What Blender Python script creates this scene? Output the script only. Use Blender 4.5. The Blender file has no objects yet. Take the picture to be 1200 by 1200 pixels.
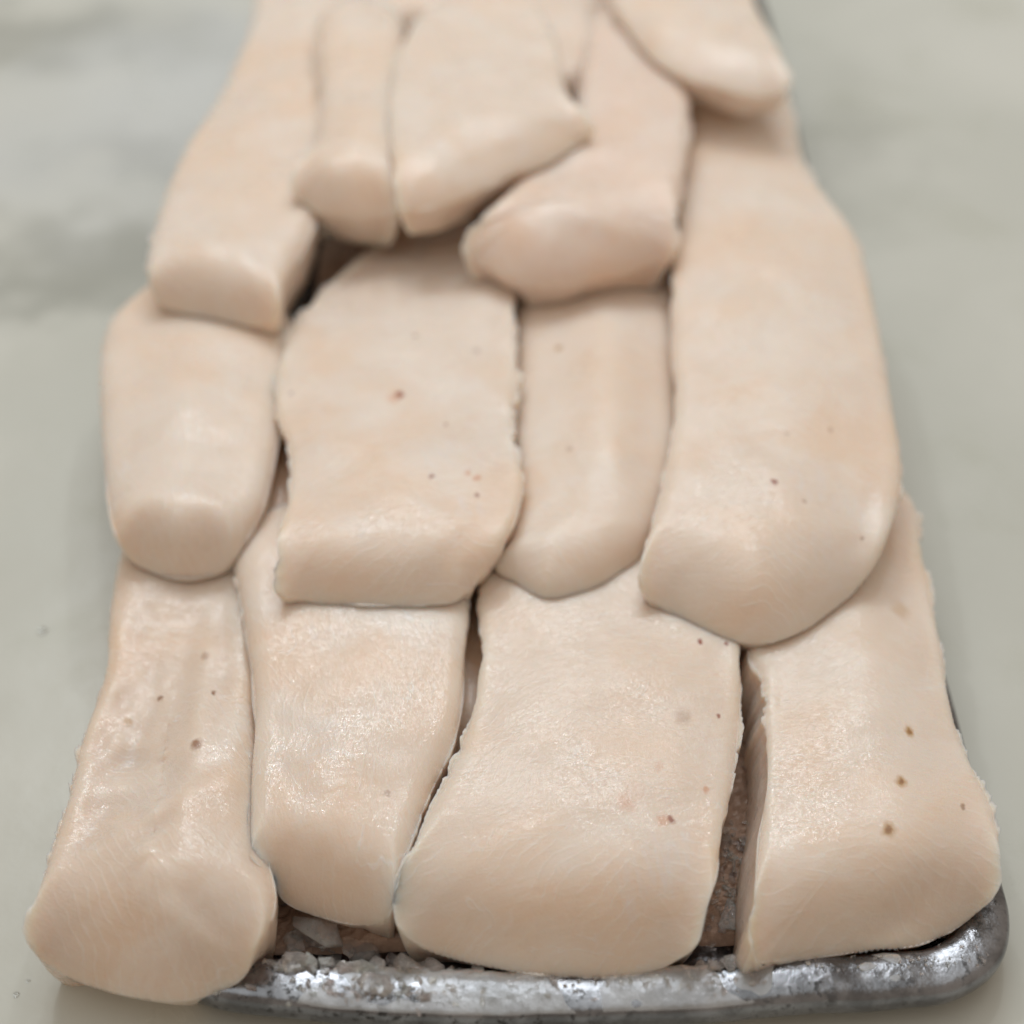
import bpy, bmesh, math, random
import numpy as np
from mathutils import Vector, noise, Matrix
from mathutils.bvhtree import BVHTree

scene = bpy.context.scene
COL = scene.collection
R = math.radians

# ------------------------------------------------------------------ camera
CAM_H, PITCH, FPX = 0.53, R(45), 1800.0
cam = bpy.data.cameras.new('camera')
cam.lens = FPX / 1200 * 36; cam.sensor_width = 36
cam.clip_start = 0.01; cam.clip_end = 50
cam_o = bpy.data.objects.new('camera', cam); COL.objects.link(cam_o)
cam_o.location = (0, 0, CAM_H); cam_o.rotation_euler = (PITCH, 0, 0)
cam.dof.use_dof = True; cam.dof.focus_distance = 0.580; cam.dof.aperture_fstop = 3.1
scene.camera = cam_o

# ------------------------------------------------------------------ light: a market hall under broad soft overhead light, plus added lamps for highlights
world = bpy.data.worlds.new('World'); scene.world = world; world.use_nodes = True
bg = world.node_tree.nodes['Background']
bg.inputs['Color'].default_value = (1.0, 0.86, 0.71, 1); bg.inputs['Strength'].default_value = 0.40

def area(name, loc, target, sx, sy, power, color):
    l = bpy.data.lights.new(name, 'AREA'); l.shape = 'RECTANGLE'; l.size = sx; l.size_y = sy
    l.energy = power; l.color = color
    o = bpy.data.objects.new(name, l); COL.objects.link(o); o.location = loc
    o.rotation_euler = (Vector(target) - Vector(loc)).to_track_quat('-Z', 'Y').to_euler()
    return o
area('overhead_area_light', (-0.15, 0.55, 1.7), (0, 0.42, 0), 1.7, 1.3, 5.4, (0.84, 0.95, 1.0))
area('overhead_area_light', (-0.1, 1.75, 1.8), (0, 0.40, 0.05), 1.3, 0.8, 13, (0.82, 0.94, 1.0))  # unseen window-like lamp added at the back for wet highlights
for lx, ly, lz in ((-0.36, 1.05, 1.15), (-0.10, 1.25, 1.20), (0.24, 1.10, 1.25)):  # small unseen lamps added for glints on the wet flesh
    area('added_glint_lamp', (lx, ly, lz), (0, 0.35, 0.05), 0.045, 0.045, 1.0, (0.97, 0.98, 1.0))
scene.view_settings.view_transform = 'Standard'
scene.view_settings.look = 'None'
scene.view_settings.exposure = 0.0
scene.view_settings.gamma = 1.0

# ------------------------------------------------------------------ helpers
SP, CP = math.sin(PITCH), math.cos(PITCH)
def at(px, py, z):
    """point of the plane at height z that stands under a spot of the 1200 px photograph"""
    a = (px - 600) / FPX; b = (600 - py) / FPX
    d = Vector((a, SP + b * CP, -CP + b * SP))
    t = (z - CAM_H) / d.z
    return Vector((d.x * t, d.y * t, z))

def link(name, me, mat=None, parent=None, smooth=True):
    o = bpy.data.objects.new(name, me); COL.objects.link(o)
    if mat: me.materials.append(mat)
    if parent: o.parent = parent
    if smooth: me.shade_smooth()
    return o
def tag(o, label, cat, group=None):
    o['label'] = label; o['category'] = cat
    if group: o['group'] = group
    return o
def mesh(name, V, F):
    me = bpy.data.meshes.new(name); me.from_pydata([tuple(v) for v in V], [], F); me.update()
    return me

class NT:
    """short-hand for building node trees"""
    def __init__(s, name):
        s.m = bpy.data.materials.new(name); s.m.use_nodes = True
        s.t = s.m.node_tree; s.N = s.t.nodes
        s.bsdf = s.N['Principled BSDF']; s.out = s.N['Material Output']
        s.co = s.N.new('ShaderNodeTexCoord')
    def L(s, a, b): s.t.links.new(a, b)
    def setin(s, sock, v):
        if hasattr(v, 'is_output'): s.L(v, sock)
        else:
            if isinstance(v, (tuple, list)) and len(v) == 3 and sock.type == 'RGBA': v = (*v, 1)
            sock.default_value = v
    def node(s, typ, props={}, **ins):
        n = s.N.new(typ)
        for k, v in props.items(): setattr(n, k, v)
        for k, v in ins.items(): s.setin(n.inputs[k.replace('_', ' ')], v)
        return n
    def math(s, op, a, b=0.0, c=None, clamp=False):
        n = s.N.new('ShaderNodeMath'); n.operation = op; n.use_clamp = clamp
        s.setin(n.inputs[0], a); s.setin(n.inputs[1], b)
        if c is not None: s.setin(n.inputs[2], c)
        return n.outputs[0]
    def vmath(s, op, a, b=None, scale=None):
        n = s.N.new('ShaderNodeVectorMath'); n.operation = op
        s.setin(n.inputs[0], a)
        if b is not None: s.setin(n.inputs[1], b)
        if scale is not None: s.setin(n.inputs['Scale'], scale)
        return n
    def noise(s, vec, scale, detail=3, rough=0.55, dist=0.0):
        n = s.node('ShaderNodeTexNoise', Vector=vec, Scale=scale, Detail=detail, Roughness=rough, Distortion=dist)
        return n
    def ramp(s, v, a, b, lo=0.0, hi=1.0, smooth=True):
        n = s.N.new('ShaderNodeMapRange'); n.clamp = True
        if smooth: n.interpolation_type = 'SMOOTHSTEP'
        s.setin(n.inputs[0], v)
        for i, x in zip((1, 2, 3, 4), (a, b, lo, hi)): s.setin(n.inputs[i], x)
        return n.outputs[0]
    def mix(s, f, a, b, blend='MIX'):
        n = s.N.new('ShaderNodeMix'); n.data_type = 'RGBA'; n.blend_type = blend
        s.setin(n.inputs[0], f); s.setin(n.inputs[6], a); s.setin(n.inputs[7], b)
        return n.outputs[2]
    def mapping(s, vec, rot=(0, 0, 0), scale=(1, 1, 1), loc=(0, 0, 0)):
        return s.node('ShaderNodeMapping', Vector=vec, Rotation=rot, Scale=scale, Location=loc).outputs[0]
    def bump(s, h, strength, dist, normal=None):
        n = s.node('ShaderNodeBump', Height=h, Strength=strength, Distance=dist)
        if normal is not None: s.L(normal, n.inputs['Normal'])
        return n.outputs[0]

# ------------------------------------------------------------------ materials
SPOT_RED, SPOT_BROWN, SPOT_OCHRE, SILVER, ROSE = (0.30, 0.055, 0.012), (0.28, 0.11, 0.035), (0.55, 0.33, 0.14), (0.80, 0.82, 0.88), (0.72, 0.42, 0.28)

def flesh(seed, rot, spots, wet=0.0, tint=(1, 1, 1), fl=None, veins=.28):
    """raw white fish: translucent, wet, fibrous. spots = (point, radius m, colour, strength, warp) stay on the flesh"""
    k = NT('white_fish_flesh')
    rnd = random.Random(seed)
    P0 = k.co.outputs['Object']
    off = (rnd.uniform(-9, 9), rnd.uniform(-9, 9), rnd.uniform(-9, 9))
    P = k.mapping(P0, loc=off)
    Pr = k.mapping(P0, rot=(0, 0, rot), loc=off)
    base = (0.83 * tint[0], 0.695 * tint[1], 0.59 * tint[2])
    big = k.noise(P, 22, 3, 0.5).outputs[0]
    col = k.mix(k.ramp(big, 0.40, 0.68), base, (base[0] * 1.02, base[1] * 0.95, base[2] * 0.88))
    # fibres running across the fillet
    fib = k.noise(k.mapping(Pr, scale=(1, 7, 3)), 160, 4, 0.6, 0.6).outputs[0]
    fib2 = k.noise(k.mapping(Pr, scale=(0.8, 5, 2)), 55, 3, 0.5, 1.2).outputs[0]
    col = k.mix(k.ramp(fib, 0.40, 0.75, 0, 0.24), col, (0.88, 0.80, 0.73))
    col = k.mix(k.ramp(fib2, 0.35, 0.7, 0, 0.14), col, (0.80, 0.625, 0.50))
    # muscle segments: faint bands across the fillet, bent like chevrons
    sx = k.node('ShaderNodeSeparateXYZ', Vector=k.mapping(P0, rot=(0, 0, rot)))
    wob = k.math('MULTIPLY', k.noise(P, 34, 3, 0.5).outputs[0], 0.020)
    cv = k.math('ADD', k.math('ADD', sx.outputs[1], k.math('MULTIPLY', k.math('ABSOLUTE', sx.outputs[0]), 0.55)), wob)
    seg = k.math('FRACT', k.math('MULTIPLY', cv, 210))
    seg = k.ramp(k.math('ABSOLUTE', k.math('SUBTRACT', seg, 0.5)), 0.30, 0.5)
    seg = k.math('MULTIPLY', seg, k.ramp(k.noise(P, 48, 2).outputs[0], 0.42, 0.62))
    col = k.mix(k.math('MULTIPLY', seg, 0.24), col, (0.89, 0.82, 0.77))
    mot = k.ramp(k.noise(P, 15, 4, 0.62, 0.8).outputs[0], 0.46, 0.62)
    col = k.mix(k.math('MULTIPLY', mot, 0.42), col, (0.88, 0.79, 0.715))
    # pale connective lines where the flakes meet
    vn = k.noise(k.mapping(Pr, scale=(0.55, 1.6, 1)), 42, 3, 0.5, 1.0).outputs[0]
    line = k.ramp(k.math('ABSOLUTE', k.math('SUBTRACT', vn, 0.5)), 0.0, 0.016, 1, 0)
    lmask = k.ramp(k.noise(P, 30, 2).outputs[0], 0.50, 0.64)
    line = k.math('MULTIPLY', line, lmask)
    col = k.mix(k.math('MULTIPLY', line, veins), col, (0.88, 0.85, 0.84))
    # faint ochre and grey bruising
    och = k.ramp(k.noise(P, 60, 4, 0.6).outputs[0], 0.60, 0.80, 0, 0.16)
    col = k.mix(och, col, (0.66, 0.46, 0.28))
    warp = k.vmath('SCALE', k.vmath('SUBTRACT', k.noise(P, 260, 2).outputs['Color'], (0.5, 0.5, 0.5)).outputs[0], scale=0.0032).outputs[0]
    warpb = k.vmath('SCALE', k.vmath('SUBTRACT', k.noise(P, 60, 3, 0.6).outputs['Color'], (0.5, 0.5, 0.5)).outputs[0], scale=0.055).outputs[0]
    Pw = k.vmath('ADD', P0, warp).outputs[0]; Pwb = k.vmath('ADD', P0, warpb).outputs[0]
    streak = k.ramp(k.noise(k.mapping(Pr, scale=(4, 0.8, 1)), 90, 3, 0.6, 0.8).outputs[0], 0.32, 0.78)
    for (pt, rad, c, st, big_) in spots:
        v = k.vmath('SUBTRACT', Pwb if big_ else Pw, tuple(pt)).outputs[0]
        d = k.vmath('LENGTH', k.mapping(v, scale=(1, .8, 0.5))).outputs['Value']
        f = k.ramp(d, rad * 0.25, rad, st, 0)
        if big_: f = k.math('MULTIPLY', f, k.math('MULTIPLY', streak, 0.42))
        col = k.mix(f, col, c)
    k.setin(k.bsdf.inputs['Base Color'], col)
    B = k.bsdf.inputs
    B['Subsurface Weight'].default_value = 1.0
    B['Subsurface Radius'].default_value = (1.0, 0.76, 0.58)
    B['Subsurface Scale'].default_value = 0.009
    B['IOR'].default_value = 1.38
    rgh = k.ramp(k.noise(P, 45, 3).outputs[0], 0.35, 0.65, 0.30 - 0.1 * wet, 0.52 - 0.12 * wet)
    k.setin(B['Roughness'], rgh)
    B['Specular IOR Level'].default_value = 0.5
    B['Coat Roughness'].default_value = 0.17 - .05 * wet; B['Coat IOR'].default_value = 1.48
    g1 = k.noise(P, 1500, 2, 0.6).outputs[0]
    n = k.bump(k.noise(P, 120, 4, 0.6).outputs[0], 0.07, 0.003)
    n = k.bump(fib2, 0.10, 0.0018, n)
    n = k.bump(fib, 0.15, 0.0008, n)
    n = k.bump(k.math('ADD', line, 0.0), 0.25, 0.0006, n)
    if fl is not None:                                     # curved flake seams on the cut end
        d = k.vmath('LENGTH', k.vmath('SUBTRACT', Pwb, tuple(fl)).outputs[0]).outputs['Value']
        w = k.math('FRACT', k.math('ADD', k.math('MULTIPLY', d, 230), k.math('MULTIPLY', big, 2.0)))
        n = k.bump(k.math('MULTIPLY', k.ramp(w, 0, 0.85, 0, 1), 1.0), 0.05, 0.0012, n)
    n = k.bump(k.math('MULTIPLY', seg, 1.0), 0.20, 0.0008, n)
    n = k.bump(g1, 0.24 + 0.1 * wet, 0.0006, n)
    # the film of water: smoother than the flesh, beaded where it is wettest
    wz = k.ramp(k.noise(P, 30, 4, 0.65).outputs[0], 0.47 - .10 * wet, 0.66 - .08 * wet, .05, 1)
    c = k.bump(k.noise(P, 95, 3, 0.55).outputs[0], 0.15, 0.003)
    c = k.bump(fib2, 0.07, 0.0014, c)
    c = k.bump(k.noise(P, 420, 2, 0.6).outputs[0], 0.16 + 0.22 * wet, 0.0010, c)
    bead = k.math('MULTIPLY', k.ramp(k.noise(P, 620, 2, 0.6).outputs[0], 0.54, 0.68), wz)
    c = k.bump(bead, 0.25 + 0.4 * wet, 0.0007, c)
    k.setin(B['Coat Weight'], k.math('ADD', k.math('MULTIPLY', wz, 0.24 + .16 * wet), 0.22 + .06 * wet))
    k.L(n, B['Normal'])
    k.L(c, B['Coat Normal'])
    return k.m

def counter_mat():
    k = NT('pale_counter')
    P = k.co.outputs['Object']
    a = k.noise(P, 3.2, 4, 0.55, 0.6).outputs[0]; b = k.noise(P, 14, 5, 0.6, 0.4).outputs[0]
    col = k.mix(k.ramp(a, 0.38, 0.66), (0.595, 0.595, 0.54), (0.68, 0.675, 0.62))
    col = k.mix(k.ramp(b, 0.50, 0.75, 0, 0.35), col, (0.45, 0.45, 0.36))
    warpb = k.vmath('SCALE', k.vmath('SUBTRACT', k.noise(P, 16, 3, 0.6).outputs['Color'], (0.5, 0.5, 0.5)).outputs[0], scale=0.16).outputs[0]
    Pw = k.vmath('ADD', P, warpb).outputs[0]
    for (px, py, rx, ry, rz, c, st) in COUNTER_PATCHES:
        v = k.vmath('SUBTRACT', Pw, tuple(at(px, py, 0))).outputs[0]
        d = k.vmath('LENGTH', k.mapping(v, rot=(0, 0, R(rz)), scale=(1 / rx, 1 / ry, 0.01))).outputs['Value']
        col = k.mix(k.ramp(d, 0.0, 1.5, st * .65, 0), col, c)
    k.setin(k.bsdf.inputs['Base Color'], col)
    k.setin(k.bsdf.inputs['Roughness'], k.ramp(b, 0.3, 0.7, 0.16, 0.30))
    k.bsdf.inputs['Specular IOR Level'].default_value = 0.5
    k.L(k.bump(k.noise(P, 30, 4).outputs[0], 0.10, 0.004), k.bsdf.inputs['Normal'])
    return k.m
DARK_PATCH = (0.19, 0.195, 0.165)  # dark patches; beside the pile they paint in its reflection and shadow
COUNTER_PATCHES = [
    (40, 40, .16, .05, 10, DARK_PATCH, .75), (150, 290, .10, .045, -50, DARK_PATCH, .8), (60, 350, .10, .035, -20, DARK_PATCH, .7),
    (215, 190, .10, .035, -60, DARK_PATCH, .6), (960, 170, .06, .10, 20, DARK_PATCH, .45),
    (120, 170, .22, .10, -30, (0.60, 0.62, 0.64), .7), (250, 60, .12, .10, 0, (0.60, 0.63, 0.66), .7),  # pale bluish patches: bright reflections painted into the counter colour
]

def metal_mat():
    k = NT('worn_tray_metal')
    P = k.co.outputs['Object']
    n1 = k.noise(P, 60, 5, 0.65).outputs[0]; n2 = k.noise(P, 260, 4, 0.7).outputs[0]; n3 = k.noise(P, 24, 3).outputs[0]
    col = k.mix(k.ramp(n1, 0.4, 0.65), (0.17, 0.17, 0.18), (0.32, 0.32, 0.34))
    grime = k.ramp(n2, 0.54, 0.64)
    grime = k.math('MULTIPLY', grime, k.ramp(n3, 0.35, 0.6))
    col = k.mix(grime, col, (0.03, 0.028, 0.028))
    k.setin(k.bsdf.inputs['Base Color'], col)
    k.setin(k.bsdf.inputs['Metallic'], k.math('SUBTRACT', 0.95, k.math('MULTIPLY', grime, 0.7)))
    k.setin(k.bsdf.inputs['Roughness'], k.ramp(n1, 0.3, 0.7, 0.12, 0.28))
    n = k.bump(k.noise(P, 45, 3).outputs[0], 0.14, 0.004)
    k.L(k.bump(n2, 0.35, 0.0008, n), k.bsdf.inputs['Normal'])
    return k.m

def ice_mat(name, col, trans, rough, ss=0.0):
    k = NT(name)
    P = k.co.outputs['Object']
    n = k.noise(P, 110, 4, 0.6).outputs[0]
    c = k.mix(k.ramp(n, 0.35, 0.65), col, tuple(min(1, x * 1.25) for x in col))
    B = k.bsdf.inputs
    k.setin(B['Base Color'], c)
    B['Transmission Weight'].default_value = trans
    B['IOR'].default_value = 1.31
    B['Subsurface Weight'].default_value = ss; B['Subsurface Radius'].default_value = (1, .9, .8); B['Subsurface Scale'].default_value = 0.004
    k.setin(B['Roughness'], k.ramp(n, 0.3, 0.7, rough * 0.5, rough * 1.4))
    b = k.bump(k.noise(P, 420, 4, 0.65).outputs[0], 0.45, 0.0012)
    k.L(b, B['Normal'])
    return k.m

# ------------------------------------------------------------------ the counter
me = mesh('counter', [(-4, -2, 0), (4, -2, 0), (4, 6, 0), (-4, 6, 0)], [(0, 1, 2, 3)])
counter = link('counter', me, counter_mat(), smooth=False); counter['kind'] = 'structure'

SUPPORT = []                                           # what the next fillet can lie on
def support(x, y):
    best = 0.0
    for b in SUPPORT:
        h = b.ray_cast(Vector((x, y, 1)), Vector((0, 0, -1)))
        if h[0] is not None and h[0].z > best: best = h[0].z
    return best
def add_support(V, F): SUPPORT.append(BVHTree.FromPolygons([Vector(v) for v in V], F))

# ------------------------------------------------------------------ the tray
tray = bpy.data.objects.new('serving_tray', None); COL.objects.link(tray)
tag(tray, 'worn dark metal tray with a rolled rim under the pile of fish', 'tray')
M_METAL = metal_mat()
ZR = 0.020
fr, fl_ = at(1203, 1148, ZR), at(196, 1168, ZR)
r2 = at(1120, 790, ZR); r1 = at(1199, 1075, ZR)
side = (r2 - r1); side.z = 0; side.normalize()
LEN = 0.80
# rounded-corner path, counter-clockwise from above starting at the back right
def corner(pc, d_in, d_out, r, n=9):
    a = pc + d_in * r; b = pc + d_out * r
    return [(a * (1 - t) + pc * t).lerp(pc * (1 - t) + b * t, t) for t in [i / (n - 1) for i in range(n)]]
front = (fr - fl_).normalized()
br, bl = fr + side * LEN, fl_ + side * LEN
path = []
path += corner(br, -side, -front, .035)
path += corner(bl, front, -side, .035)
path += [bl.lerp(fl_, t) for t in [i / 20 for i in range(2, 19)]]
path += corner(fl_, side, front, .022)
fw = []
for i in range(1, 40):
    t = i / 40
    if 0.09 < t < 0.88:
        p = fl_.lerp(fr, t); fw.append(p)
path += fw
path += corner(fr, -front, side, .034, 13)
path += [fr.lerp(br, t) for t in [i / 20 for i in range(2, 19)]]
path.reverse()
# bow the front edge and dent it a little
bowed = []
for p in path:
    u = (p - fl_).dot(front) / (fr - fl_).length; v = (p - fl_).dot(side)
    w = max(0, 1 - v / .05)
    p = p + Vector((0, -0.010 * math.sin(math.pi * min(1, max(0, u))) * w, 0))
    n_ = noise.noise(p * 18) * .0018 + noise.noise(p * 55) * .0007
    bowed.append(p + Vector((n_, n_, n_ * .8)))
path = bowed
NPT = len(path)
prof = [(-.030, .0045), (-.0225, .0055), (-.0205, .009), (-.0192, .0145), (-.0178, .0190), (-.0158, .0212), (-.0125, .0221), (-.0065, .0222),
        (-.0018, .0218), (.0002, .0207), (.0013, .0182), (.0013, .0130), (.0004, .0095), (-.0022, .0075), (-.005, .007)]
V, F = [], []
for i in range(NPT):
    a, b = path[i - 1], path[(i + 1) % NPT]
    t = (b - a).normalized(); nrm = Vector((t.y, -t.x, 0))
    cen = Vector((0.03, 0.6, 0))
    if nrm.dot(path[i] - cen) < 0: nrm = -nrm
    for (u, z) in prof:
        q = path[i] + nrm * u; q.z = z + (path[i].z - ZR) * (z / .02)
        V.append(q)
m_ = len(prof)
for i in range(NPT):
    j = (i + 1) % NPT
    for k in range(m_ - 1): F.append((i * m_ + k, j * m_ + k, j * m_ + k + 1, i * m_ + k + 1))
me = mesh('rim', V, F)
bm = bmesh.new(); bm.from_mesh(me); bmesh.ops.recalc_face_normals(bm, faces=bm.faces); bm.to_mesh(me); bm.free()
rim = link('rim', me, M_METAL, tray)
mod = rim.modifiers.new('subdivision', 'SUBSURF'); mod.levels = 1; mod.render_levels = 2
RIMV = V; add_support(V, F)
fv = [V[i * m_] for i in range(NPT)]
fc = sum(fv, Vector()) / NPT
me = mesh('base', [fc] + fv, [(0, 1 + i, 1 + (i + 1) % NPT) for i in range(NPT)])
link('base', me, M_METAL, tray, smooth=False)

# ------------------------------------------------------------------ the bed of crushed ice in the tray
M_ICE = ice_mat('crushed_ice', (0.60, 0.41, 0.31), 0.35, 0.16)
gx, gy = 150, 300
V, F = [], []
inA = fl_ + front * .0225 + side * .0225; inB = fr - front * .0225 + side * .0225
for j in range(gy + 1):
    v = j / gy
    for i in range(gx + 1):
        u = i / gx
        p = inA.lerp(inB, u) + side * (LEN - .035) * (v ** 1.6)
        p.z = 0
        e = min(u, 1 - u, v * 2.5, 1 - v) * 12
        e = min(1, e)
        q = p * 75
        cell = noise.cell_vector(q * 1.7).x
        d1 = noise.voronoi(q * 2.0, distance_metric='DISTANCE')[0]
        h = .0085 + .006 * e * (0.4 + 0.6 * min(1, d1[0] * 1.1)) + .003 * noise.noise(q * .35) + .0014 * noise.noise(q * 6)
        h += .022 * min(1, max(0, (p.y - .42) / .12))
        p.z = max(.0062, h); V.append(p)
for j in range(gy):
    for i in range(gx):
        a = j * (gx + 1) + i; F.append((a, a + 1, a + gx + 2, a + gx + 1))
me = mesh('crushed_ice_bed', V, F)
ice = link('crushed_ice_bed', me, M_ICE, smooth=False); ice['kind'] = 'stuff'
add_support(V, F)

BARE = list(SUPPORT)                                   # the tray and ice alone
def bare(x, y):
    hs = [b.ray_cast(Vector((x, y, 1)), Vector((0, 0, -1)))[0] for b in BARE]
    return max([h.z for h in hs if h is not None], default=0.0)
# ------------------------------------------------------------------ fillets
def catmull(pts, per=24):
    P = np.array(pts, float); n = len(P); out = []
    for i in range(n):
        p0, p1, p2, p3 = P[i - 1], P[i], P[(i + 1) % n], P[(i + 2) % n]
        for t in np.linspace(0, 1, per, endpoint=False):
            out.append(0.5 * ((2 * p1) + (-p0 + p2) * t + (2 * p0 - 5 * p1 + 4 * p2 - p3) * t * t + (-p0 + 3 * p1 - 3 * p2 + p3) * t ** 3))
    return np.array(out)
def resample(C, N):
    d = np.r_[0, np.cumsum(np.linalg.norm(np.diff(np.r_[C, C[:1]], axis=0), axis=1))]
    s = np.linspace(0, d[-1], N, endpoint=False)
    Cc = np.r_[C, C[:1]]
    return np.stack([np.interp(s, d, Cc[:, 0]), np.interp(s, d, Cc[:, 1])], 1)
def csmooth(a, w):
    k = np.exp(-0.5 * (np.arange(-3 * w, 3 * w + 1) / w) ** 2); k /= k.sum()
    n = len(a); pad = 3 * w
    return np.convolve(np.r_[a[-pad:], a, a[:pad]], k, 'valid')[:n]
def sstep(x, a, b):
    t = np.clip((x - a) / (b - a), 0, 1); return t * t * (3 - 2 * t)

def fillet(label, pts, zf, zb, seed, drop=.030, zones=(), T=.040, Rs=.011, Rf=.022, es=.008, ef=.006, dome=.004, bumps=(), spots=(), rot=0.0,
           wet=0.6, fray=.0010, tint=(1, 1, 1), flake=None, veins=.28, N=440, nr=46, lumps=.0015, lean=0.0, leanL=0.0, thin=.008):
    pts2 = resample(catmull(pts), N)
    # orientation: counter-clockwise seen from above (image y is down)
    area2 = np.sum(pts2[:, 0] * np.roll(pts2[:, 1], -1) - np.roll(pts2[:, 0], -1) * pts2[:, 1])
    if area2 > 0: pts2 = pts2[::-1].copy()
    tan = np.roll(pts2, -4, 0) - np.roll(pts2, 4, 0)
    nrm = np.stack([-tan[:, 1], tan[:, 0]], 1); nrm /= np.linalg.norm(nrm, axis=1)[:, None] + 1e-9
    # outward in the image
    c = pts2.mean(0)
    if np.mean(np.sum(nrm * (pts2 - c), 1)) < 0: nrm = -nrm
    fwt = csmooth(sstep(nrm[:, 1], 0.35, 0.85), 5)         # 1 where the edge is the cut end nearest the camera
    py0, py1 = pts2[:, 1].min(), pts2[:, 1].max()
    yb, yf = at(600, py0, zb).y, at(600, py1, zf - .02).y
    ztop = lambda y: zf + (zb - zf) * np.clip((y - yf) / (yb - yf), -.1, 1.1)
    W = np.zeros((N, 3)); zt = np.full(N, (zf + zb) / 2); lift = np.zeros(N)
    Rr = Rs * (1 - fwt) + Rf * fwt; EX = .5 + .25 * fwt; PW = 2.1 + .9 * fwt; Rr = Rr * (1 + .35 * fwt)
    def drops(q, P, A):
        """how far the skin has fallen at q: every edge point pulls it down over its own radius"""
        D = np.sqrt(((q[:, None, :] - P[None]) ** 2).sum(2))
        t = np.clip(D / Rr[None], 0, 1)
        return ((1 - (1 - (1 - t) ** PW[None]) ** EX[None]) * A[None]).max(1)
    for it in range(4):
        z_eq = (zt - es) * (1 - fwt) + (zt - drop) * fwt
        if it > 0:
            pass
        z_eq = csmooth(z_eq, 5)
        if it > 0: z_eq = zt - drops(W[:, :2], W[:, :2], zt - z_eq)
        for i in range(N): W[i] = at(pts2[i, 0], pts2[i, 1], z_eq[i])
        zt = ztop(W[:, 1])
    AMP = zt - z_eq
    W0 = W[:, :2].copy()
    # ragged knife edge
    for i in range(N):
        p = Vector(W[i]) + Vector((seed * 3.1, 0, 0))
        rag = max(0, .35 + 1.3 * noise.noise(p * 22))
        a = rag * (noise.noise(p * 150) * fray * 1.8 + abs(noise.noise(p * 330)) * fray * 1.6) + noise.noise(p * 55) * fray * 1.5
        a *= 1 - .75 * fwt[i]; W[i, 0] += nrm[i, 0] * a; W[i, 1] -= nrm[i, 1] * a
    out = W[:, :2]
    # spine: a segment along the longest direction
    cen = out.mean(0); u_, s_, vt = np.linalg.svd(out - cen, full_matrices=False)
    ax = vt[0]; ex = (out - cen) @ ax; h0, h1 = ex.min(), ex.max(); half = abs((out - cen) @ vt[1]).max()
    A, Bq = h0 + half * .85, h1 - half * .85
    if A > Bq: A = Bq = (A + Bq) / 2
    spn = cen + np.clip(ex, A, Bq)[:, None] * ax
    spn = np.stack([csmooth(spn[:, 0], 6), csmooth(spn[:, 1], 6)], 1)
    # top rings
    tt = np.linspace(0, 1, nr); S = 1 - (1 - tt) ** 1.0
    S = np.sin(tt * np.pi / 2) ** 0.9
    Z = np.zeros((nr, N)); X = np.zeros((nr, N)); Y = np.zeros((nr, N))
    bw, zn = [], []
    for (bx, by, rx, ry, rz, dz) in zones:
        p = at(bx, by, (zf + zb) / 2); sc = (p - cam_o.location).length / FPX
        zn.append((p.x, p.y, rx * sc, ry * sc * 1.3, R(rz), dz))
    for (bx, by, rx, ry, rz, dz) in bumps:
        p = at(bx, by, (zf + zb) / 2); sc = (p - cam_o.location).length / FPX
        bw.append((p.x, p.y, rx * sc, ry * sc * 1.3, R(rz), dz))
    for k in range(nr):
        q = spn + (W0 - spn) * S[k] + (out - W0) * S[k] ** 9
        D = np.sqrt(((q[:, None, :] - out[None, ::2, :]) ** 2).sum(2))
        dist = D.min(1) if k < nr - 1 else np.zeros(N)
        zt_ = ztop(q[:, 1])
        dn = np.clip(dist / (half * .9), 0, 1)
        zt_ = zt_ + dome * (1 - (1 - dn) ** 2) - dome * .6
        for (bx, by, rx, ry, rz, dz) in bw:
            dx, dy = q[:, 0] - bx, q[:, 1] - by
            ux, uy = dx * math.cos(rz) + dy * math.sin(rz), -dx * math.sin(rz) + dy * math.cos(rz)
            zt_ = zt_ + dz * np.exp(-(ux / rx) ** 2 - (uy / ry) ** 2)
        pf = np.clip(dist / (Rs * 1.2), 0, 1) ** .7 if k < nr - 1 else np.zeros(N)
        z = ztop(q[:, 1]) - drops(q, W0, AMP) if k < nr - 1 else z_eq.copy()
        z = z + (zt_ - ztop(q[:, 1])) * pf
        for i in range(N):
            p = Vector((q[i, 0] + seed * 7.7, q[i, 1], 0))
            z[i] += pf[i] * (noise.noise(p * 28) * lumps + noise.noise(p * 75) * lumps * .35 + noise.noise(p * 240) * lumps * .07)
        for (zx, zy, rx, ry, rz, am) in zn:
            dx, dy = q[:, 0] - zx, q[:, 1] - zy
            ux, uy = dx * math.cos(rz) + dy * math.sin(rz), -dx * math.sin(rz) + dy * math.cos(rz)
            m_z = np.exp(-(ux / rx) ** 2 - (uy / ry) ** 2)
            for i in range(N):
                if m_z[i] > .02:
                    p = Vector((q[i, 0], q[i, 1] * .7, seed))
                    z[i] += pf[i] * m_z[i] * am * (noise.noise(p * 120) + .6 * abs(noise.noise(p * 290)) + .35 * noise.noise(p * 600))
        X[k], Y[k], Z[k] = q[:, 0], q[:, 1], z
    keep = np.maximum(S ** 8, (1 - S) ** 6)[:, None]
    for _ in range(12):
        Z2 = Z.copy(); Z2[1:-2] = .5 * Z[1:-2] + .25 * (Z[2:-1] + Z[:-3]); Z2 = .6 * Z2 + .2 * (np.roll(Z2, 1, 1) + np.roll(Z2, -1, 1))
        Z = Z2 * (1 - keep) + Z * keep
    # lie over what is underneath
    SUPG = np.zeros((nr, N))
    for k in range(0, nr):
        for i in range(N): SUPG[k, i] = support(X[k, i], Y[k, i])
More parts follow.
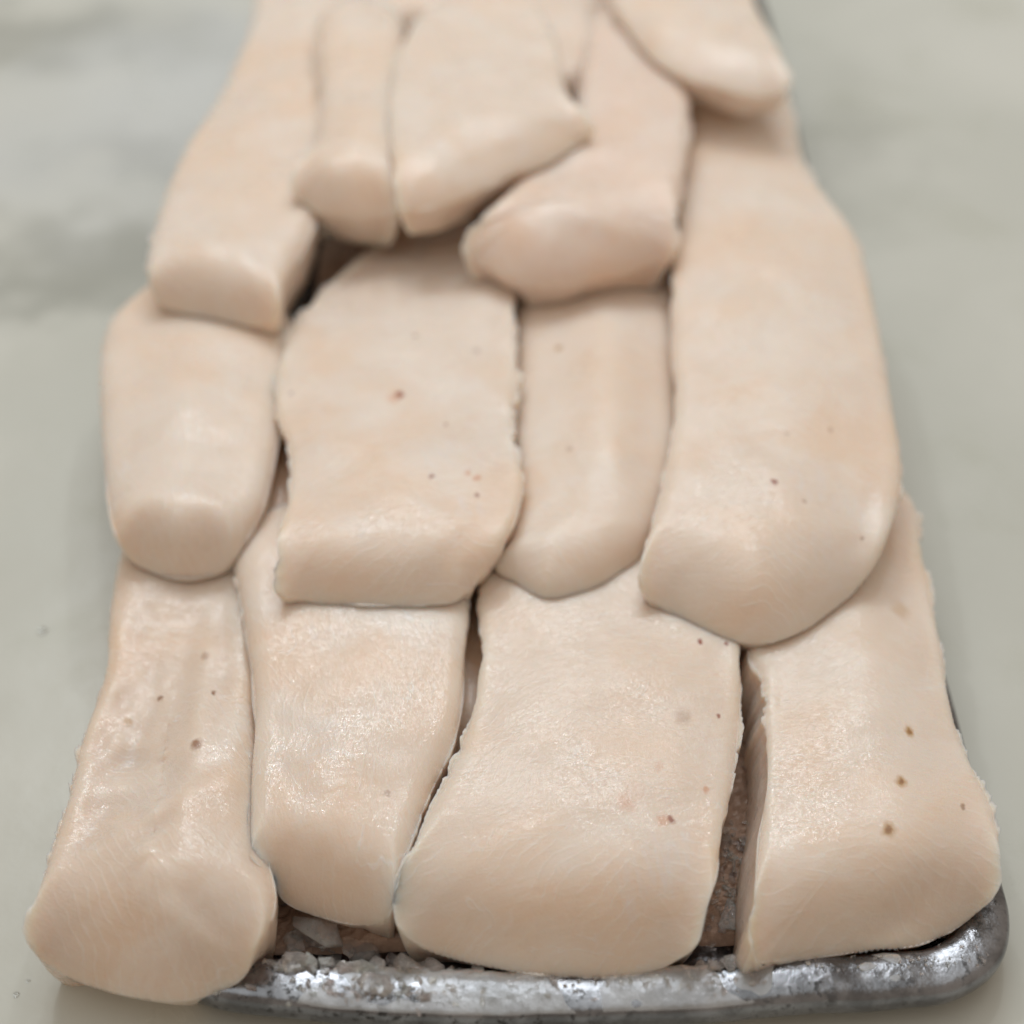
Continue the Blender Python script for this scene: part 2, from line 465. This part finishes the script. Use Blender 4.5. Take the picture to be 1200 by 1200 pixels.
    EDGE = np.sqrt((X - out[None, :, 0]) ** 2 + (Y - out[None, :, 1]) ** 2)
    lim = SUPG + np.minimum(.004, EDGE * .4 - .001)
    over = np.maximum(lim - Z, 0)
    if over.max() > 0:
        for _ in range(6):
            o2 = over.copy(); o2[1:-1] = .5 * over[1:-1] + .25 * (over[2:] + over[:-2]); o2 = .5 * o2 + .25 * (np.roll(o2, 1, 1) + np.roll(o2, -1, 1))
            over = o2
        Z = Z + over
    V = [Vector((X[k, i], Y[k, i], Z[k, i])) for k in range(nr) for i in range(N)]
    # wall and underside follow the support
    sb = SUPG[nr - 1]
    zbot_o = np.minimum(np.clip(sb - .003, Z[-1] - T, None), Z[-1] - min(.008, thin))
    zbot_o = csmooth(zbot_o, 2)
    inward = (spn - out); il = np.linalg.norm(inward, axis=1)[:, None]; inward = inward / (il + 1e-9)
    ring = nr; nw = 7; lw = csmooth(sstep(-nrm[:, 0], .5, .85), 4)
    for w in range(1, nw + 1):
        f = w / nw
        z = Z[-1] + (zbot_o - Z[-1]) * f
        hgt = (Z[-1] - zbot_o)
        ins = (.006 * f * fwt + .0035 * f ** 2 + .002 * f + lean * f - leanL * f * lw) * np.clip(hgt / .02, .1, 1)
        for i in range(N):
            p = Vector((out[i, 0], out[i, 1], z[i])) * 90 + Vector((seed, 0, 0))
            a = ins[i] + noise.noise(p) * .0010 * f
            V.append(Vector((out[i, 0] + inward[i, 0] * a, out[i, 1] + inward[i, 1] * a, z[i])))
        ring += 1
    base_idx = (ring - 1) * N
    last = np.array([[V[base_idx + i].x, V[base_idx + i].y] for i in range(N)])
    for s in (.9, .75, .55, .3, 0.0):
        q = spn + (last - spn) * s
        topz = np.array([np.interp(s, S, Z[:, i]) for i in range(N)])
        for i in range(N):
            zb_ = max(support(q[i, 0], q[i, 1]) - .003, topz[i] - T - .004)
            V.append(Vector((q[i, 0], q[i, 1], min(zb_, topz[i] - .010))))
        ring += 1
    F = []
    for k in range(ring - 1):
        for i in range(N):
            j = (i + 1) % N
            F.append((k * N + i, k * N + j, (k + 1) * N + j, (k + 1) * N + i))
    org = Vector((cen[0], cen[1], (zf + zb) / 2 - T))
    me = mesh('fish_fillet', [v - org for v in V], F)
    bm = bmesh.new(); bm.from_mesh(me); bmesh.ops.remove_doubles(bm, verts=bm.verts, dist=2e-5)
    bmesh.ops.recalc_face_normals(bm, faces=bm.faces); bm.to_mesh(me); bm.free()
    topb = BVHTree.FromPolygons(V, F)
    def onto(px, py):                                      # a mark's place on this fillet's own surface
        d = (at(px, py, 0) - cam_o.location).normalized()
        h = topb.ray_cast(cam_o.location, d)
        return (h[0] if h[0] is not None else at(px, py, zf)) - org
    sp = []
    for (px, py, rpx, c_, st) in spots:
        big_ = rpx >= 18
        sp.append((onto(px, py), rpx * .56 / FPX * (1.15 if not big_ else 1.0), c_, st, big_))
    m = flesh(seed, rot, sp, wet, tint, None if flake is None else onto(*flake), veins)
    o = link('fish_fillet', me, m)
    o.location = org
    tag(o, label, 'fish fillet', 'raw white fish fillets piled on the tray')
    SUPPORT.append(topb)
    return o

S3 = SPOT_BROWN
# the layer under the others, seen only down in the gaps
fillet('underlying fillet, a brown sliver in the gap left of the broadest front one',
       [(500, 640), (490, 760), (500, 850), (530, 890), (580, 880), (610, 800), (620, 700), (600, 620)], .028, .030, 21, drop=0.012, T=.022, tint=(.97, .80, .66), rot=.3, N=200)
fillet('underlying fillet, a dark sliver left of the speckled centre one',
       [(320, 400), (290, 450), (280, 560), (290, 640), (340, 660), (380, 560), (400, 450), (390, 400)], .044, .050, 23, drop=0.012, T=.03, tint=(.97, .80, .66), rot=.1, N=200)
# front row
fillet('front left fillet with a glistening ragged membrane, overhanging the tray corner',
       [(165, 610), (140, 660), (128, 740), (122, 800), (98, 870), (78, 950), (52, 1030), (33, 1095), (58, 1132), (120, 1160), (200, 1173),
        (262, 1160), (296, 1130), (322, 1065), (312, 1000), (303, 900), (300, 800), (296, 700), (292, 620), (230, 590)],
       .050, .046, 1, drop=0.029, zones=[(145, 850, 55, 150, 15, .0040)], Rs=.009, Rf=.032, wet=.9, rot=.5, tint=(.95, .93, .91), fray=.0016, dome=.003, lumps=.0022,
       bumps=[(150, 900, 60, 200, 0, -.006), (225, 960, 60, 90, 0, .005), (190, 1030, 120, 40, 0, .003), (235, 740, 45, 110, 0, -.004), (245, 1095, 60, 9, -28, .0025), (232, 830, 12, 95, 4, .003), (165, 970, 80, 10, 36, .003)],
       spots=[(230, 872, 9, S3, .8), (250, 812, 4, S3, .9), (188, 818, 4, S3, .8), (240, 768, 7, S3, .4), (150, 846, 7, SPOT_OCHRE, .7),
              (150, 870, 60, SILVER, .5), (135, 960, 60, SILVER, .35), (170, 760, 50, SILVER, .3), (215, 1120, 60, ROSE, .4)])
fillet('front right fillet with three ochre blemishes, nearest the bare tray corner',
       [(878, 770), (892, 800), (896, 870), (894, 950), (886, 1040), (880, 1118), (905, 1130), (1000, 1116), (1080, 1106), (1140, 1074), (1172, 1030),
        (1163, 960), (1140, 905), (1118, 850), (1102, 760), (1082, 660), (1066, 585), (1000, 560), (920, 600), (885, 690)],
       .050, .048, 2, drop=0.029, Rs=.005, es=.005, Rf=.030, rot=.1, fray=.0016, leanL=.010,
       bumps=[(1080, 1080, 90, 40, 20, -.006), (1030, 820, 40, 200, 0, .002), (1050, 1052, 80, 10, 33, -.0035)],
       spots=[(1066, 857, 8, SPOT_OCHRE, .9), (1066, 857, 4, S3, .6), (1056, 916, 9, SPOT_OCHRE, .8), (1056, 916, 4, S3, .7), (1041, 972, 10, SPOT_OCHRE, .8),
              (1041, 972, 5, S3, .6), (1129, 946, 4, S3, .6), (1055, 715, 16, SPOT_OCHRE, .35), (1060, 1010, 22, ROSE, .3), (1100, 1050, 60, ROSE, .35)], flake=(1180, 940))
fillet('narrow front fillet with white veins, between the membrane covered one and the broad one',
       [(274, 660), (288, 740), (299, 830), (294, 930), (297, 1015), (335, 1058), (380, 1076), (422, 1084), (454, 1076), (466, 1030), (496, 950), (535, 860),
        (546, 770), (548, 700), (520, 620), (420, 590), (330, 598), (285, 632)],
       .053, .056, 3, drop=0.028, zones=[(365, 850, 60, 120, 0, .0010)], Rs=.008, Rf=.024, wet=.8, veins=.45, rot=1.2,
       bumps=[(400, 1040, 110, 30, 0, -.003), (300, 660, 40, 60, 0, .003)],
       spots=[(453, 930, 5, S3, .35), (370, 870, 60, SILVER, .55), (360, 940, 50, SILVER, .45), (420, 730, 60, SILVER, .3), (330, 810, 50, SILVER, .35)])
fillet('broadest front fillet, smooth with small red specks along its right side',
       [(560, 690), (563, 760), (547, 860), (512, 940), (482, 1000), (461, 1052), (478, 1100), (540, 1126), (640, 1143), (738, 1144), (802, 1122), (826, 1080),
        (846, 985), (862, 880), (868, 770), (852, 700), (800, 630), (690, 615), (590, 640)],
       .053, .052, 4, drop=0.031, Rs=.006, es=.005, Rf=.036, rot=-.25, fray=.0014,
       bumps=[(640, 1090, 170, 35, 0, -.003)],
       spots=[(821, 752, 5, SPOT_RED, 1), (851, 754, 4, SPOT_RED, .9), (842, 839, 4, SPOT_RED, .8), (800, 840, 13, S3, .25), (735, 938, 20, ROSE, .75), (733, 940, 12, ROSE, .5),
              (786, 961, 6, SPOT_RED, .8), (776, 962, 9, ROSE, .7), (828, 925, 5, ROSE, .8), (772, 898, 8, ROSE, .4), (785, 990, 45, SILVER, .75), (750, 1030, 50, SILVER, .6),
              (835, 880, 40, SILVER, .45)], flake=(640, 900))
# second row
fillet('left fillet of the second row with a small triangular cut end',
       [(150, 360), (122, 400), (118, 480), (130, 600), (148, 648), (172, 668), (215, 679), (262, 668), (285, 640), (310, 592), (326, 520), (335, 440), (340, 380), (310, 330), (230, 310)],
       .072, .066, 5, drop=0.024, Rs=.012, Rf=.016, es=.009, rot=.9, T=.034,
       bumps=[(210, 500, 40, 140, 0, .003), (215, 600, 60, 30, 0, .003), (192, 640, 30, 6, 40, .002), (248, 630, 36, 6, -18, .002)],
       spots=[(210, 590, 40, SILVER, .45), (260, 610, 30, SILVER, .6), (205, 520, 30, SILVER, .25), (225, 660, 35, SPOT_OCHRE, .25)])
fillet('slim domed fillet wedged between the speckled centre one and the long right one',
       [(612, 330), (608, 420), (603, 500), (606, 570), (592, 640), (578, 664), (605, 682), (640, 700), (682, 692), (722, 674), (757, 640), (784, 560), (794, 480), (790, 400), (788, 300), (700, 290)],
       .068, .055, 6, drop=0.014, Rs=.012, Rf=.016, es=.010, rot=.2, dome=.006, wet=.6,
       bumps=[(715, 480, 35, 170, 0, .004)],
       spots=[(655, 408, 7, SPOT_OCHRE, .9), (655, 408, 4, S3, .5), (668, 526, 6, S3, .35), (640, 600, 35, SILVER, .3)])
fillet('long fillet filling the right side, with a single dark speck near its lower end',
       [(790, 300), (787, 400), (790, 480), (776, 570), (757, 640), (751, 690), (800, 726), (868, 753), (922, 748), (982, 710), (1030, 655), (1056, 570), (1046, 480), (1028, 380), (1002, 280),
        (948, 205), (925, 120), (905, 60), (830, 50), (810, 130), (800, 220)],
       .076, .080, 7, drop=0.025, Rs=.009, es=.006, Rf=.036, rot=.1, T=.034, fray=.0014,
       bumps=[(985, 720, 60, 40, 30, -.005), (1000, 600, 40, 90, 10, -.002), (975, 705, 75, 9, 33, -.003), (860, 690, 90, 8, -12, -.0012)],
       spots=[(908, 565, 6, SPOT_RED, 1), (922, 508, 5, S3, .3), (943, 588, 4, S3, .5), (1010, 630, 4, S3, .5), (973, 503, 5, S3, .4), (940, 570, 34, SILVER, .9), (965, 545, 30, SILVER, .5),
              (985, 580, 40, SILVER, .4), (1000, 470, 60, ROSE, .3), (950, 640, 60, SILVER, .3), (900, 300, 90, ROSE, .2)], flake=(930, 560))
fillet('speckled centre fillet, ragged along its left edge, with the most red marks',
       [(446, 285), (412, 310), (374, 345), (342, 392), (329, 420), (322, 470), (340, 530), (338, 590), (322, 640), (322, 690), (350, 704), (440, 710), (520, 707), (552, 690), (590, 640), (613, 570), (602, 500),
        (606, 420), (602, 345), (590, 300), (550, 262), (490, 262)],
       .078, .062, 8, drop=0.021, Rs=.005, Rf=.028, es=.004, rot=-.2, veins=.25, wet=.65, fray=.0019, T=.034,
       bumps=[(460, 660, 120, 25, 0, .002), (400, 320, 60, 60, 0, -.003), (520, 660, 70, 9, 50, -.0016)],
       spots=[(468, 463, 9, SPOT_RED, .95), (462, 466, 13, ROSE, .6), (487, 394, 5, S3, .7), (341, 461, 4, (.10, .10, .13), .7), (522, 497, 4, SPOT_RED, .6), (506, 558, 5, SPOT_RED, .8), (558, 560, 7, ROSE, .9),
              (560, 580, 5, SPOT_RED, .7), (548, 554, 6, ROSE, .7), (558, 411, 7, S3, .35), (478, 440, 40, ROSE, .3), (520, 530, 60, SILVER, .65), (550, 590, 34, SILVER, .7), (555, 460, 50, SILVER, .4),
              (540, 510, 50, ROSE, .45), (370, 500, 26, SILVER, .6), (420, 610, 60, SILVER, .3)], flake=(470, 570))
# back rows
fillet('long back left fillet, its blunt end above the second row left one',
       [(310, -60), (295, 30), (262, 110), (212, 190), (182, 270), (174, 330), (198, 360), (250, 372), (300, 381), (326, 374), (335, 335), (362, 282), (390, 200), (410, 100), (420, 20), (420, -60)],
       .094, .090, 9, drop=0.022, Rs=.009, Rf=.020, es=.008, rot=.4, T=.028, thin=.004,
       spots=[(290, 140, 40, ROSE, .3), (280, 320, 40, SILVER, .25), (310, 300, 30, ROSE, .25)])
fillet('far back fillet in the middle, mostly hidden behind the others',
       [(400, -60), (395, 0), (430, 40), (520, 40), (640, 110), (690, 100), (720, 20), (725, -60)],
       .084, .084, 15, drop=0.015, Rs=.014, Rf=.018, rot=.3, T=.05, spots=[(640, 60, 40, ROSE, .4)])
fillet('pinkish back fillet folding down to a pale pointed end over the slim domed one',
       [(700, 20), (680, 90), (672, 150), (625, 200), (575, 250), (541, 288), (560, 308), (600, 328), (650, 335), (720, 322), (782, 303), (798, 278), (792, 262), (804, 200), (808, 120), (790, 60), (750, 0)],
       .100, .104, 10, drop=0.024, Rs=.010, Rf=.040, es=.008, rot=.6, T=.028, thin=.004, tint=(1.0, .96, .96), dome=.002,
       bumps=[(690, 200, 70, 30, -15, -.003), (690, 245, 95, 10, -14, .0015)],
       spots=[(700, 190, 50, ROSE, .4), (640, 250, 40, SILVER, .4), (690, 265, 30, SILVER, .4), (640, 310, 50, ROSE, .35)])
fillet('small back fillet with a bright rounded tip, left of the broad back one',
       [(372, 30), (376, 110), (370, 170), (346, 198), (341, 222), (362, 244), (400, 254), (440, 254), (466, 244), (474, 200), (468, 110), (470, 30), (420, 0)],
       .112, .110, 11, drop=0.020, Rs=.010, Rf=.034, es=.008, rot=.2, T=.024, thin=.004,
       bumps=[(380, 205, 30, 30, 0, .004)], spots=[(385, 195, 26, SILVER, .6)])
fillet('broad back fillet with a torn lip pointing right, highest in the middle',
       [(520, 0), (474, 50), (456, 110), (456, 170), (464, 220), (467, 245), (500, 245), (545, 232), (600, 206), (650, 186), (694, 156), (690, 142), (664, 110), (652, 50), (620, 0), (570, -10)],
       .120, .116, 12, drop=0.016, Rs=.008, Rf=.030, es=.007, rot=-.2, T=.020, thin=.004,
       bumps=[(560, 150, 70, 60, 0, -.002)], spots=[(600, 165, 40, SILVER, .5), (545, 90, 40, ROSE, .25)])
fillet('topmost back right fillet resting crosswise on the long right one',
       [(706, -60), (715, 0), (745, 48), (790, 86), (850, 106), (900, 112), (926, 98), (912, 60), (884, 5), (868, -60)],
       .121, .116, 13, drop=0.013, Rs=.009, Rf=.030, es=.007, rot=.7, T=.017, thin=.004)

# ------------------------------------------------------------------ loose ice along the front of the tray
def shard(rnd, sx, sy, sz, n=12):
    bm = bmesh.new()
    for _ in range(n):
        v = Vector((rnd.gauss(0, 1), rnd.gauss(0, 1), rnd.gauss(0, 1))).normalized() * rnd.uniform(.75, 1)
        bm.verts.new((v.x * sx, v.y * sy, v.z * sz))
    bmesh.ops.convex_hull(bm, input=bm.verts)
    for v in [v for v in bm.verts if not v.link_faces]: bm.verts.remove(v)
    return bm
rnd = random.Random(5)
M_CHUNK = ice_mat('clear_ice', (0.88, 0.80, 0.77), 0.84, 0.08)
chunks = [
    (372, 1096, .013, .007, .006, 'largest pinkish ice chunk beneath the narrow veined fillet'),
    (428, 1116, .008, .008, .006, 'pale ice chunk just right of the largest one, touching the tray rim'),
    (480, 1092, .010, .006, .005, 'grey ice chunk below the gap between the narrow and the broad front fillets'),
    (345, 1128, .007, .005, .004, 'ice chunk at the front left, next to the overhanging fillet'),
    (505, 1118, .006, .005, .004, 'small wet ice chunk beside the left corner of the broad fillet'),
    (440, 1152, .009, .005, .004, 'white ice flake lying on the front tray rim'),
    (852, 1070, .006, .008, .004, 'ice chunk low in the gap left of the front right fillet')]
for (px, py, sx, sy, sz, lab) in chunks:
    bm = shard(rnd, sx, sy, sz, 16)
    p = at(px, py, .02); z = support(p.x, p.y); p = at(px, py, z + sz * .6)
    z = support(p.x, p.y)
    me = bpy.data.meshes.new('ice_chunk'); bm.to_mesh(me); bm.free()
    o = link('ice_chunk', me, M_CHUNK, smooth=False); o.location = (p.x, p.y, min(z, .024) + sz * .55)
    o.rotation_euler = (rnd.uniform(-.3, .3), rnd.uniform(-.3, .3), rnd.uniform(-.5, .5))
    md = o.modifiers.new('bevel', 'BEVEL'); md.width = .0005; md.segments = 2
    tag(o, lab, 'ice chunk', 'loose ice chunks in the tray')

M_FROST = ice_mat('frosty_ice', (0.92, 0.92, 0.93), 0.72, 0.09)
big = bmesh.new()
def scatter(n, region, smin, smax, flat=.6):
    for _ in range(n):
        px, py = region(rnd)
        p = at(px, py, .02); z = bare(p.x, p.y)
        if support(p.x, p.y) > z + .004: continue
        s = rnd.uniform(smin, smax) ** 1
        b = shard(rnd, s, s * rnd.uniform(.5, 1), s * rnd.uniform(.35, flat), 9)
        M = Matrix.Translation((p.x, p.y, z + s * .15)) @ Matrix.Rotation(rnd.uniform(0, 6.28), 4, 'Z') @ Matrix.Rotation(rnd.gauss(0, .4), 4, 'X')
        b.transform(M)
        tm = bpy.data.meshes.new('t'); b.to_mesh(tm); b.free(); big.from_mesh(tm); bpy.data.meshes.remove(tm)
scatter(190, lambda r: (r.uniform(315, 560), r.uniform(1070, 1140)), .002, .0065)
scatter(90, lambda r: (r.gauss(460, 70), r.gauss(1160, 12)), .0008, .0032)
scatter(120, lambda r: (r.uniform(640, 900), r.gauss(1150, 9)), .0007, .0022)
scatter(170, lambda r: (r.uniform(820, 890), r.uniform(950, 1140)), .0015, .0042)
scatter(60, lambda r: (r.uniform(930, 1160), r.gauss(1128, 8)), .0006, .0016)
me = bpy.data.meshes.new('ice_crumbs'); big.to_mesh(me); big.free()
crumbs = link('ice_crumbs', me, M_CHUNK, smooth=False); crumbs['kind'] = 'stuff'

# hoar frost and wet ice crust caked on the front of the rim
fi = [i for i in range(NPT) if abs((path[i] - fl_).dot(side)) < .012 and .08 < (path[i] - fl_).dot(front) / (fr - fl_).length < .90]
fi.sort(key=lambda i: (path[i] - fl_).dot(front))
sub = 9
ks = list(range(2, m_ - 6))
def cr(p0, p1, p2, p3, t): return .5 * ((2 * p1) + (-p0 + p2) * t + (2 * p0 - 5 * p1 + 4 * p2 - p3) * t * t + (-p0 + 3 * p1 - 3 * p2 + p3) * t ** 3)
rows = []
for a in range(len(fi) - 1):
    for b in range(sub):
        t = b / sub
        rows.append([RIMV[fi[a] * m_ + k].lerp(RIMV[fi[a + 1] * m_ + k], t) for k in range(m_)])
V, F = [], []
sk = 5
cols = [(k, c / sk) for k in ks for c in range(sk)]
for r_, row in enumerate(rows):
    u = r_ / len(rows)
    for (k, t) in cols:
        p = cr(row[k - 1], row[k], row[k + 1], row[k + 2], t)
        tg = (row[k + 1] - row[k]).normalized(); nr_ = front.cross(tg); ctr = (row[3] + row[-3]) * .5
        if nr_.dot(p - ctr) < 0: nr_ = -nr_
        cover = .75 * math.exp(-((u - .28) / .16) ** 2) + .55 * math.exp(-((u - .62) / .17) ** 2) - .30
        cover += .55 * noise.noise(p * 70) + .25 * noise.noise(p * 190)
        h = max(-1, min(1.0, cover * 2.2)) * .0009 + max(0, cover) * (.0011 * noise.noise(p * 200) + .0004 * abs(noise.noise(p * 620)))
        V.append(p + nr_ * (h - .0003))
nc = len(cols)
for r_ in range(len(rows) - 1):
    for c in range(nc - 1): F.append((r_ * nc + c, (r_ + 1) * nc + c, (r_ + 1) * nc + c + 1, r_ * nc + c + 1))
me = mesh('rim_frost', V, F)
fo = link('rim_frost', me, M_FROST, tray); fo['kind'] = 'stuff'

# drops of melt water on the counter
k = NT('melt_water'); k.bsdf.inputs['Base Color'].default_value = (1, 1, 1, 1); k.bsdf.inputs['Transmission Weight'].default_value = 1.0
k.bsdf.inputs['Roughness'].default_value = 0.02; k.bsdf.inputs['IOR'].default_value = 1.33
for (px, py, r_, lab) in ((50, 740, .0022, 'water droplet glinting alone on the counter left of the front left fillet'), (19, 1166, .0012, 'tiny water droplet on the counter at the bottom left corner'),
                          (33, 1150, .0008, 'tiniest water droplet, just above the bottom left corner one')):
    bm = bmesh.new(); bmesh.ops.create_uvsphere(bm, u_segments=20, v_segments=12, radius=r_)
    for v in bm.verts: v.co.z = max(v.co.z, 0) * .55; v.co.x *= 1 + .18 * math.sin(3 * math.atan2(v.co.y, v.co.x))
    me = bpy.data.meshes.new('water_droplet'); bm.to_mesh(me); bm.free()
    o = link('water_droplet', me, k.m); p = at(px, py, 0); o.location = (p.x, p.y, .0002)
    tag(o, lab, 'water droplet', 'droplets of melt water on the counter')
